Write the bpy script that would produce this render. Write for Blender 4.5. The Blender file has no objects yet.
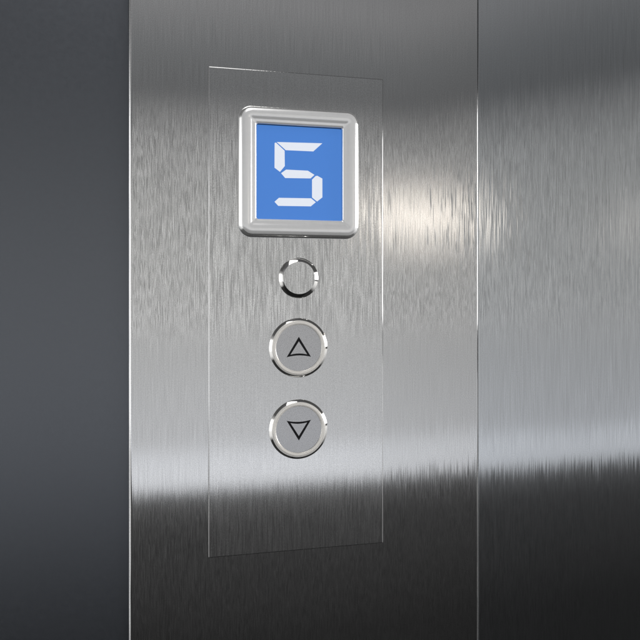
import bpy, bmesh, math
from mathutils import Vector
sc = bpy.context.scene
COL = sc.collection
MM = 0.001

# ------------------------------------------------------------------ materials
def new_mat(name):
    m = bpy.data.materials.new(name); m.use_nodes = True
    nt = m.node_tree; nt.nodes.clear()
    out = nt.nodes.new('ShaderNodeOutputMaterial')
    return m, nt, out

def N(nt, kind, **kw):
    n = nt.nodes.new(kind)
    for k, v in kw.items(): setattr(n, k, v)
    return n

def math_n(nt, op, a, b=None, c=None, clamp=False):
    n = nt.nodes.new('ShaderNodeMath'); n.operation = op; n.use_clamp = clamp
    for i, v in enumerate((a, b, c)):
        if v is None: continue
        if isinstance(v, (int, float)): n.inputs[i].default_value = v
        else: nt.links.new(v, n.inputs[i])
    return n.outputs[0]

def ramp(nt, fac, stops, interp='LINEAR'):
    r = nt.nodes.new('ShaderNodeValToRGB'); cr = r.color_ramp; cr.interpolation = interp
    while len(cr.elements) < len(stops): cr.elements.new(0.5)
    for e, (p, c) in zip(cr.elements, stops):
        e.position = p
        e.color = (c, c, c, 1) if isinstance(c, (int, float)) else (*c, 1)
    nt.links.new(fac, r.inputs[0])
    return r.outputs[0]

def noise(nt, vec, scale_xyz, scale=1.0, detail=2.0, rough=0.5, off=(0, 0, 0)):
    mp = nt.nodes.new('ShaderNodeMapping')
    mp.inputs['Scale'].default_value = scale_xyz
    mp.inputs['Location'].default_value = off
    nt.links.new(vec, mp.inputs['Vector'])
    n = nt.nodes.new('ShaderNodeTexNoise')
    n.inputs['Scale'].default_value = scale
    n.inputs['Detail'].default_value = detail
    n.inputs['Roughness'].default_value = rough
    nt.links.new(mp.outputs[0], n.inputs['Vector'])
    return n.outputs['Fac']

def steel(name, base, rough, aniso, ax, az, tails, grain, alb=0.10, off=0.0, fx=900, metal=1.0):
    """steel brushed along z: fine grooves tilt the normal sideways, a little up/down"""
    m, nt, out = new_mat(name)
    L = nt.links.new
    tc = N(nt, 'ShaderNodeTexCoord'); P = tc.outputs['Object']
    o = (off, off * 1.7, off * .6)
    nx = noise(nt, P, (fx, 40, 46), 1, 1.5, .5, o)
    nx2 = noise(nt, P, (fx * .4, 20, 22), 1, 1.0, .5, (o[0] + 9, 3, 7))
    nz = noise(nt, P, (fx * 1.1, 40, 60), 1, 1.5, .5, (o[0] + 31, 5, 2))
    gr = noise(nt, P, (2600, 2600, 2600), 1, 1, .5, (3, 5, 8))
    gr2 = noise(nt, P, (2600, 2600, 2600), 1, 1, .5, (13, 25, 38))
    sx = math_n(nt, 'ADD', math_n(nt, 'MULTIPLY', math_n(nt, 'SUBTRACT', nx, .5), ax * 2),
                math_n(nt, 'MULTIPLY', math_n(nt, 'SUBTRACT', nx2, .5), ax * .10))
    sx = math_n(nt, 'ADD', sx, math_n(nt, 'MULTIPLY', math_n(nt, 'SUBTRACT', gr, .5), grain))
    zc = math_n(nt, 'SUBTRACT', nz, .5)
    z3 = math_n(nt, 'MULTIPLY', math_n(nt, 'MULTIPLY', zc, zc), zc)
    sz = math_n(nt, 'ADD', math_n(nt, 'MULTIPLY', zc, az * 2), math_n(nt, 'MULTIPLY', z3, tails))
    sz = math_n(nt, 'ADD', sz, math_n(nt, 'MULTIPLY', math_n(nt, 'SUBTRACT', gr2, .5), grain * .5))
    geo = N(nt, 'ShaderNodeNewGeometry')
    cmb = N(nt, 'ShaderNodeCombineXYZ'); L(sx, cmb.inputs[0]); L(sz, cmb.inputs[2])
    add = N(nt, 'ShaderNodeVectorMath', operation='ADD'); L(geo.outputs['Normal'], add.inputs[0]); L(cmb.outputs[0], add.inputs[1])
    nrm = N(nt, 'ShaderNodeVectorMath', operation='NORMALIZE'); L(add.outputs[0], nrm.inputs[0])
    blot = noise(nt, P, (9, 9, 5), 1, 3, .5, (1, 2, 3))
    a = math_n(nt, 'ADD', math_n(nt, 'MULTIPLY', nx, alb * 2), 1 - alb)
    a = math_n(nt, 'MULTIPLY', a, math_n(nt, 'ADD', math_n(nt, 'MULTIPLY', blot, .08), .96))
    a = math_n(nt, 'MULTIPLY', a, math_n(nt, 'ADD', math_n(nt, 'MULTIPLY', gr, .80), .60))
    col = N(nt, 'ShaderNodeVectorMath', operation='SCALE'); col.inputs[0].default_value = base; L(a, col.inputs['Scale'])
    b = N(nt, 'ShaderNodeBsdfPrincipled')
    L(col.outputs[0], b.inputs['Base Color'])
    b.inputs['Metallic'].default_value = metal
    b.inputs['Roughness'].default_value = rough
    b.inputs['Anisotropic'].default_value = aniso
    tg = N(nt, 'ShaderNodeTangent', direction_type='UV_MAP', uv_map='planar')
    L(tg.outputs[0], b.inputs['Tangent'])
    L(nrm.outputs[0], b.inputs['Normal'])
    L(b.outputs[0], out.inputs[0])
    return m

def plain(name, base, metallic, rough, coat=0.0, grain=0.0, emit=None, es=1.0, spec=.5):
    m, nt, out = new_mat(name)
    b = N(nt, 'ShaderNodeBsdfPrincipled')
    tc = N(nt, 'ShaderNodeTexCoord')
    n = noise(nt, tc.outputs['Object'], (300, 300, 300), 1, 4, .6)
    s = math_n(nt, 'ADD', math_n(nt, 'MULTIPLY', n, .10), .95)
    col = N(nt, 'ShaderNodeVectorMath', operation='SCALE'); col.inputs[0].default_value = base
    nt.links.new(s, col.inputs['Scale']); nt.links.new(col.outputs[0], b.inputs['Base Color'])
    r = math_n(nt, 'MULTIPLY', math_n(nt, 'ADD', math_n(nt, 'MULTIPLY', n, .3), .85), rough)
    nt.links.new(r, b.inputs['Roughness'])
    b.inputs['Metallic'].default_value = metallic
    b.inputs['Coat Weight'].default_value = coat
    b.inputs['Coat Roughness'].default_value = .06
    b.inputs['Specular IOR Level'].default_value = spec
    if grain:
        g = noise(nt, tc.outputs['Object'], (2200, 2200, 2200), 1, 2, .6)
        bp = N(nt, 'ShaderNodeBump'); bp.inputs['Strength'].default_value = grain; bp.inputs['Distance'].default_value = .0002
        nt.links.new(g, bp.inputs['Height']); nt.links.new(bp.outputs[0], b.inputs['Normal'])
    if emit:
        b.inputs['Emission Color'].default_value = (*emit, 1); b.inputs['Emission Strength'].default_value = es
    nt.links.new(b.outputs[0], out.inputs[0])
    return m

STEEL   = steel('brushed_steel', (.61, .61, .61), .075, .5, .115, .003, .03, .015, alb=.20, fx=1900)
STEEL_R = steel('brushed_steel_side', (.55, .565, .58), .08, .5, .062, .003, .04, .015, alb=.20, off=4.3, fx=1900)
STEEL_P = steel('brushed_steel_plate', (.64, .64, .64), .08, .5, .065, .002, .02, .015, alb=.12, off=8.1, fx=2100, metal=.98)
STEEL_B = steel('brushed_steel_button', (.62, .62, .62), .085, .5, .085, .003, .03, .015, alb=.14, off=12.7, fx=1700)
STEEL_C = steel('satin_button_cap', (.50, .50, .51), .22, .6, .02, .006, 0, .05, alb=.02, off=2.2)
CHROME  = plain('polished_chrome', (.80, .79, .77), 1, .07)
RING    = plain('satin_ring', (.97, .94, .89), .2, .2)
EDGE    = plain('silver_frame_edge', (.92, .92, .91), .80, .15)
FRAME   = plain('silver_frame', (.96, .96, .96), .34, .2, coat=.3)
LIP_SHADE    = plain('painted_lip_shade', (.02, .02, .02), 0, .5)
INK     = plain('black_engraving', (.008, .008, .01), 0, .45, spec=.2)
BLUE    = plain('blue_screen', (.02, .06, .20), 0, .25, emit=(.062, .190, .525), es=1.0, spec=.25)
WHITE   = plain('white_lit_segment', (.3, .3, .32), 0, .4, emit=(.61, .65, .72), es=1.0, spec=.2)
WALL    = plain('dark_grey_metal', (.150, .160, .178), 1, .30, grain=.12)

# ------------------------------------------------------------------ mesh helpers
def finish(name, bm, mats, parent=None, smooth=math.radians(35), loc=None, caps=True):
    bmesh.ops.recalc_face_normals(bm, faces=bm.faces)
    uv = bm.loops.layers.uv.new('planar')
    for f in bm.faces:
        f.smooth = True
        for l in f.loops: l[uv].uv = (l.vert.co.x * 5 + l.vert.co.y * .5, l.vert.co.z * 5)
    me = bpy.data.meshes.new(name); bm.to_mesh(me); bm.free()
    me.set_sharp_from_angle(angle=smooth)
    if caps:
        at = me.attributes.get('sharp_edge') or me.attributes.new('sharp_edge', 'BOOLEAN', 'EDGE')
        key = {tuple(sorted(e.vertices)): e.index for e in me.edges}
        for p in me.polygons:
            if len(p.vertices) > 4:
                for k in p.edge_keys: at.data[key[tuple(sorted(k))]].value = True
    for m in (mats if isinstance(mats, (list, tuple)) else [mats]): me.materials.append(m)
    o = bpy.data.objects.new(name, me); COL.objects.link(o)
    if parent: o.parent = parent
    if loc: o.location = loc
    return o

def bridge(bm, a, b, mi=0):
    n = len(a)
    for i in range(n):
        f = bm.faces.new((a[i], a[(i + 1) % n], b[(i + 1) % n], b[i])); f.material_index = mi

def rr_ring(bm, w, h, r, y, seg=10):
    """rounded rectangle ring, centred, at depth y (all mm)"""
    r = max(min(r, w / 2 - .01, h / 2 - .01), .02)
    vs = []
    for cx, cz, a0 in ((w/2-r, h/2-r, 0), (-w/2+r, h/2-r, 90), (-w/2+r, -h/2+r, 180), (w/2-r, -h/2+r, 270)):
        for k in range(seg + 1):
            a = math.radians(a0 + 90 * k / seg)
            vs.append(bm.verts.new(((cx + r*math.cos(a))*MM, y*MM, (cz + r*math.sin(a))*MM)))
    return vs

def loft(name, w, h, rad, prof, mats, parent=None, loc=None, cap_last=True, cap_first=False, mis=None, seg=10, cap_mi=0, smooth=35, rmin=.02):
    """prof: list of (inset, y) in mm"""
    bm = bmesh.new(); rings = [rr_ring(bm, w-2*i, h-2*i, max(rad-i, rmin), y, seg) for i, y in prof]
    for k in range(len(rings)-1): bridge(bm, rings[k], rings[k+1], mis[k] if mis else 0)
    if cap_last: bm.faces.new(rings[-1]).material_index = cap_mi
    if cap_first: bm.faces.new(rings[0])
    return finish(name, bm, mats, parent, math.radians(smooth), loc)

def lathe(name, prof, mats, parent=None, loc=None, cap=True, mis=None, n=128, cap_mi=0, smooth=35):
    """prof: list of (radius, y) in mm, turned about the y axis"""
    bm = bmesh.new(); rings = []
    for r, y in prof:
        rings.append([bm.verts.new((r*MM*math.cos(2*math.pi*k/n), y*MM, r*MM*math.sin(2*math.pi*k/n))) for k in range(n)])
    for k in range(len(rings)-1): bridge(bm, rings[k], rings[k+1], mis[k] if mis else 0)
    if cap: bm.faces.new(rings[-1]).material_index = cap_mi
    return finish(name, bm, mats, parent, math.radians(smooth), loc)

def prism(name, pts, y0, y1, mat, parent=None, hole=None, loc=None):
    """flat plate with outline pts (x,z mm) from depth y0 to y1; hole = same number of points"""
    bm = bmesh.new()
    A = [bm.verts.new((x*MM, y0*MM, z*MM)) for x, z in pts]; B = [bm.verts.new((x*MM, y1*MM, z*MM)) for x, z in pts]
    bridge(bm, A, B)
    if hole:
        C = [bm.verts.new((x*MM, y0*MM, z*MM)) for x, z in hole]; D = [bm.verts.new((x*MM, y1*MM, z*MM)) for x, z in hole]
        bridge(bm, C, D); bridge(bm, A, C); bridge(bm, B, D)
    else:
        bm.faces.new(A); bm.faces.new(B)
    return finish(name, bm, mat, parent, math.radians(20), loc)

def arc(cx, cy, r, a0, a1, n):
    return [(cx + r*math.cos(math.radians(a0+(a1-a0)*k/n)), cy + r*math.sin(math.radians(a0+(a1-a0)*k/n))) for k in range(n+1)]

def tag(o, label=None, cat=None, kind=None, group=None):
    for k, v in (('label', label), ('category', cat), ('kind', kind), ('group', group)):
        if v: o[k] = v
    return o

# ------------------------------------------------------------------ setting: dark grey metal wall behind
bm = bmesh.new()
n = 1
vs = [bm.verts.new(p) for p in ((-1.2, .040, -1), (1.6, .040, -1), (1.6, .040, 1), (-1.2, .040, 1))]
vb = [bm.verts.new((v.co.x, .060, v.co.z)) for v in vs]
bm.faces.new(vs); bm.faces.new(vb); bridge(bm, vs, vb)
wall = finish('wall', bm, WALL)
tag(wall, 'smooth dark grey wall surface at the left, behind the edge of the brushed steel', 'wall', 'structure')

# ------------------------------------------------------------------ steel cladding panels
def panel(name, w, h, t, el, er, mat, origin, rz, label):
    """sheet standing on the xz plane, front at y=0, its left edge at x=0, long edges rounded with radius er"""
    bm = bmesh.new()
    sec = [(0, t)] + [(el - el*math.cos(math.radians(a)), el - el*math.sin(math.radians(a))) for a in range(0, 91, 6)]
    sec += [(w-er + er*math.sin(math.radians(a)), er - er*math.cos(math.radians(a))) for a in range(0, 91, 6)] + [(w, t)]
    lo = [bm.verts.new((x*MM, y*MM, -h/2*MM)) for x, y in sec]
    hi = [bm.verts.new((x*MM, y*MM, h/2*MM)) for x, y in sec]
    bridge(bm, lo, hi); bm.faces.new(lo); bm.faces.new(hi)
    o = finish(name, bm, mat, None, math.radians(30), origin)
    o.rotation_euler = (0, 0, rz)
    return tag(o, label, 'steel panel')

SEAM = 189.3
panel('steel_panel', SEAM + 12.8, 1400, 30, 2.4, .9, STEEL, (-12.8*MM, 0, 0), 0,
      'vertically brushed steel panel that carries the lift call plate')
panel('steel_panel', 620, 1400, 30, .2, .9, STEEL_R, ((SEAM + .12)*MM, 0, 0), math.radians(2.0),
      'brushed steel panel right of the vertical seam, with nothing mounted on it')

# ------------------------------------------------------------------ call station
CX, CZ = 79.2, 0
root = bpy.data.objects.new('call_station', None); COL.objects.link(root)
root.location = (CX*MM, 0, 0); root.empty_display_size = .02
tag(root, 'tall brushed steel lift call plate with a blue floor display showing 5 and round buttons', 'call panel')

T = 1.6     # plate thickness
loft('faceplate', 99.6, 267, .5, [(0, -.02), (0, -T+.5), (.08, -T+.30), (.20, -T+.12), (.36, -T+.03), (.50, -T)], [STEEL_P], root,
     (0, 0, -9.82*MM), seg=4)

# display frame: soft pillow profile round a recessed blue screen
W, H = 68.6, 72.1
outer = [(0, -T+.05), (0, -T-.9)] + [(3.4-3.4*math.cos(math.radians(a)), -T-.9-4.0*math.sin(math.radians(a))) for a in range(10, 71, 10)]
outer += [(3.0, -T-4.95), (3.6, -T-5.1), (4.6, -T-5.15), (5.8, -T-5.05), (6.6, -T-4.8), (7.2, -T-4.5), (7.8, -T-4.25), (8.6, -T-4.2), (9.2, -T-4.05), (9.65, -T-3.75), (9.95, -T-3.4), (10.0, -T-3.2), (10.0, -T-.5)]
mis = [1]*7 + [0]*(len(outer)-9) + [2]
FX, FZ = 79.45-CX, 67.2
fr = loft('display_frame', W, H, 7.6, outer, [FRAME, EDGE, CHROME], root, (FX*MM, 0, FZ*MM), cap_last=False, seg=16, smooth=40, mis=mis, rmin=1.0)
fr.data.materials.append(LIP_SHADE)      # shade under the upper lip, painted in as near-black faces
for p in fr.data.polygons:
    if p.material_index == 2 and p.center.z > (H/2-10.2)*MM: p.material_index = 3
scr = loft('display_screen', W-19.9, H-19.9, .6, [(0, -T-.1), (0, -T-.8)], [BLUE], fr, (0, 0, 0), seg=3)
sy = -T-.8
def seg(pts): return prism('digit_segment', [(x-CX-FX, z-FZ) for x, z in pts], sy+.02, sy-.06, WHITE, fr)
seg([(66.75, 84.15), (92.77, 84.76), (87.53, 79.94), (71.85, 79.89)])
seg([(65.6, 83.58), (66.3, 83.85), (71.2, 79.55), (71.3, 71.02), (68.60, 67.7), (65.52, 69.9)])
seg([(69.21, 67.00), (72.03, 69.1), (84.40, 69.0), (88.20, 66.8), (86.00, 64.75), (71.5, 64.41)])
seg([(89.0, 66.5), (89.9, 66.34), (92.77, 64.9), (92.77, 54.33), (89.7, 51.9), (86.82, 54.1), (86.82, 64.1)][1:] + [(88.9, 66.2)])
seg([(65.52, 51.03), (67.98, 53.3), (86.28, 53.6), (88.98, 51.5), (86.1, 49.1), (67.62, 48.84)])

# small blank push button: polished bevelled rim, brushed face
pb = lathe('round_button', [(11.3, -T+.1), (11.3, -T-.55), (11.2, -T-.72), (11.0, -T-.9), (9.15, -T-2.25), (8.98, -T-2.32)], [CHROME, STEEL_B], root,
           (0, 0, 8.95*MM), cap=True, cap_mi=1, smooth=50)
tag(pb, 'small blank round button with a polished sloping rim')

# call buttons
def call_button(z, up):
    b = lathe('call_button', [(12.95, -T+.1), (12.95, -T-1.15)], [STEEL_C], root, (0, 0, z*MM), cap_mi=0)
    prof = [(16.6, -T+.1), (16.6, -T-.30), (16.5, -T-.42), (15.3, -T-1.35), (15.12, -T-1.35)]
    prof += [(14.05 + 1.15*math.cos(math.radians(a)), -T-1.3-.55*math.sin(math.radians(a))) for a in range(10, 171, 10)]
    prof += [(12.98, -T-1.3), (12.98, -T-.5)]
    lathe('button_ring', prof, [CHROME, RING], b, cap=False, smooth=28, mis=[0, 0, 0, 0] + [1]*17 + [0]*3)
    # arrow outline: straight flanks, gently arched base
    Pz = lambda s: [(0, 6.2*s)]
    s = 1 if up else -1
    zc = -.1
    apex, bl, br, mid = (0, 5.25), (-6.0, -5.0), (6.0, -5.0), (0, -4.2)
    def outline(apex, hw, zb, zm, k=12):
        pts = [(0, apex)]
        for i in range(k+1):
            t = i/k; x = hw - 2*hw*t
            pts.append((x, zb + (zm-zb)*(1-(2*t-1)**2)))
        return pts
    o = outline(5.9, 6.95, -5.45, -4.55); h = outline(3.3, 4.75, -4.05, -3.45)
    o = [(x, s*z + s*.3) for x, z in o]; h = [(x, s*z + s*.3) for x, z in h]
    prism('arrow_mark', o, -T-1.14, -T-1.18, INK, b, hole=h)
    return b
tag(call_button(-30.0, True), 'round call button with an outlined arrow pointing up')
tag(call_button(-75.5, False), 'round call button with an outlined arrow pointing down')

# ------------------------------------------------------------------ light
# studio surroundings, defined by direction only: s = height over distance in front of the wall, t = sideways over distance
def sstep(v, a, b):
    m = N(nt, 'ShaderNodeMapRange', interpolation_type='SMOOTHSTEP'); L(v, m.inputs['Value'])
    m.inputs['From Min'].default_value = a; m.inputs['From Max'].default_value = b; return m.outputs[0]
w = bpy.data.worlds.new('World'); sc.world = w; w.use_nodes = True
nt = w.node_tree; nt.nodes.clear(); L = nt.links.new
out = N(nt, 'ShaderNodeOutputWorld'); bg = N(nt, 'ShaderNodeBackground'); L(bg.outputs[0], out.inputs[0])
tc = N(nt, 'ShaderNodeTexCoord'); sp = N(nt, 'ShaderNodeSeparateXYZ'); L(tc.outputs['Generated'], sp.inputs[0])
X, Y, Zc = sp.outputs
ny = math_n(nt, 'MULTIPLY', Y, -1)
ax = math_n(nt, 'ABSOLUTE', X)
den = math_n(nt, 'MAXIMUM', math_n(nt, 'MAXIMUM', ny, math_n(nt, 'MULTIPLY', ax, .9)), .02)
s = math_n(nt, 'DIVIDE', Zc, den)
sf = math_n(nt, 'MULTIPLY_ADD', s, .5, .5, clamp=True)
def sp_(v): return (v + 1) / 2
def stops(*a): return [(sp_(v), c) for v, c in a]
t = math_n(nt, 'DIVIDE', X, math_n(nt, 'MAXIMUM', ny, .02))
# the ceiling edge climbs towards the right
up = math_n(nt, 'MAXIMUM', math_n(nt, 'SUBTRACT', math_n(nt, 'MINIMUM', t, 1.1), .42), 0)
sk = math_n(nt, 'DIVIDE', math_n(nt, 'MAXIMUM', s, 0), math_n(nt, 'MULTIPLY_ADD', up, .85, 1))
sk = math_n(nt, 'ADD', sk, math_n(nt, 'MINIMUM', s, 0))
skf = math_n(nt, 'MULTIPLY_ADD', sk, .5, .5, clamp=True)
front = ramp(nt, skf, stops(
    (-1, .012), (-.50, .028), (-.33, .062), (-.284, .11), (-.270, (.93, .95, .99)), (-.232, (.86, .88, .92)), (-.208, (.66, .67, .69)),
    (-.10, (.60, .605, .61)), (-.04, (.61, .61, .605)), (.02, (.58, .58, .57)), (.12, (.52, .52, .51)), (.20, (.43, .43, .425)), (.25, .29),
    (.285, (.165, .168, .172)), (.34, (.20, .205, .21)), (.42, (.30, .30, .305)), (.6, (.24, .24, .25)), (1, (.10, .10, .105))))
right = ramp(nt, sf, stops((-1, .03), (-.80, .04), (-.50, .6), (-.14, 1.2), (-.13, .10), (-.06, .10), (-.045, 8.0), (.29, 8.0), (.32, .08), (1, .08)))
left = ramp(nt, sf, stops((-1, .03), (-.75, .04), (-.50, .9), (-.25, 1.1), (-.20, 1.9), (.25, 2.0), (.38, .45), (.6, .10), (1, .08)))
t = math_n(nt, 'DIVIDE', X, math_n(nt, 'MAXIMUM', ny, .02))
# upright light strips in the lamp band in front of the wall
st = math_n(nt, 'SINE', math_n(nt, 'MULTIPLY', t, 76))
inband = ramp(nt, skf, stops((-.60, .5), (-.29, 1), (-.27, .12), (-.08, 0), (-.03, 1), (.22, 1), (.28, .1), (.32, 0)))
mul = math_n(nt, 'ADD', math_n(nt, 'MULTIPLY', math_n(nt, 'MULTIPLY', st, inband), .62), 1)
mul = math_n(nt, 'MULTIPLY', mul, math_n(nt, 'SUBTRACT', 1.10, math_n(nt, 'MULTIPLY', sstep(t, .05, .80), .24)))
fr_ = N(nt, 'ShaderNodeVectorMath', operation='SCALE'); L(front, fr_.inputs[0]); L(mul, fr_.inputs['Scale'])
def mix(a, b, f):
    m = N(nt, 'ShaderNodeMix', data_type='RGBA'); L(f, m.inputs['Factor']); L(a, m.inputs['A']); L(b, m.inputs['B']); return m.outputs['Result']
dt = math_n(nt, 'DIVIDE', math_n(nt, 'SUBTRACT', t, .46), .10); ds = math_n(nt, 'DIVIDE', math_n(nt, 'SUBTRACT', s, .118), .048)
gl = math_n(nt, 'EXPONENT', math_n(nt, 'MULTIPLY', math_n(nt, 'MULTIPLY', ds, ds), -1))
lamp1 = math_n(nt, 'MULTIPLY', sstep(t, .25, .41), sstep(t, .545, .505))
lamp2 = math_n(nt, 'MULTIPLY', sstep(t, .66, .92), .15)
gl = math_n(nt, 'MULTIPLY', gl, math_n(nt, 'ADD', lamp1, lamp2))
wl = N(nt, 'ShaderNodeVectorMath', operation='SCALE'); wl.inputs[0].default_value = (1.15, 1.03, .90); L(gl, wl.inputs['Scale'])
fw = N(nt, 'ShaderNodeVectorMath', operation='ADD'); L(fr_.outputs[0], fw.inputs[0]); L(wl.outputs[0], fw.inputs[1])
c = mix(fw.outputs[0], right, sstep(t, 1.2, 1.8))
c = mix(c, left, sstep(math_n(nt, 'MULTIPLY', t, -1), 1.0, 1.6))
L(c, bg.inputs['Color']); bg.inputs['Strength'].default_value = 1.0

def area(name, loc, target, sx, sy, power, col):
    ld = bpy.data.lights.new(name, 'AREA'); ld.shape = 'RECTANGLE'; ld.size = sx; ld.size_y = sy; ld.energy = power; ld.color = col
    o = bpy.data.objects.new(name, ld); COL.objects.link(o); o.location = loc
    o.rotation_euler = (Vector(target) - Vector(loc)).to_track_quat('-Z', 'Y').to_euler()
    return o
area('warm_lamp', (.66, -.20, .136), (.16, 0, .06), .03, .07, .22, (1, .90, .78))
area('added_fill', (-.06, -.56, .92), (.08, 0, .05), .50, .50, 2.4, (1, .99, .97))  # added fill softbox out of view, brightens the display frame and button rings

# ------------------------------------------------------------------ camera
F = 700.0; D = .385; TH = math.atan(F / 2930)
cd = bpy.data.cameras.new('camera'); cam = bpy.data.objects.new('camera', cd); COL.objects.link(cam)
cd.sensor_width = 36; cd.lens = 36 * F / 640; cd.shift_y = -26 / 640; cd.clip_start = .01; cd.clip_end = 50
cam.location = (0, -D, 0); cam.rotation_euler = (math.radians(90), 0, -TH)
sc.camera = cam
sc.view_settings.view_transform = 'Standard'; sc.view_settings.look = 'None'
sc.view_settings.exposure = 0; sc.view_settings.gamma = 1
sc.render.resolution_x = 1024; sc.render.resolution_y = 1024
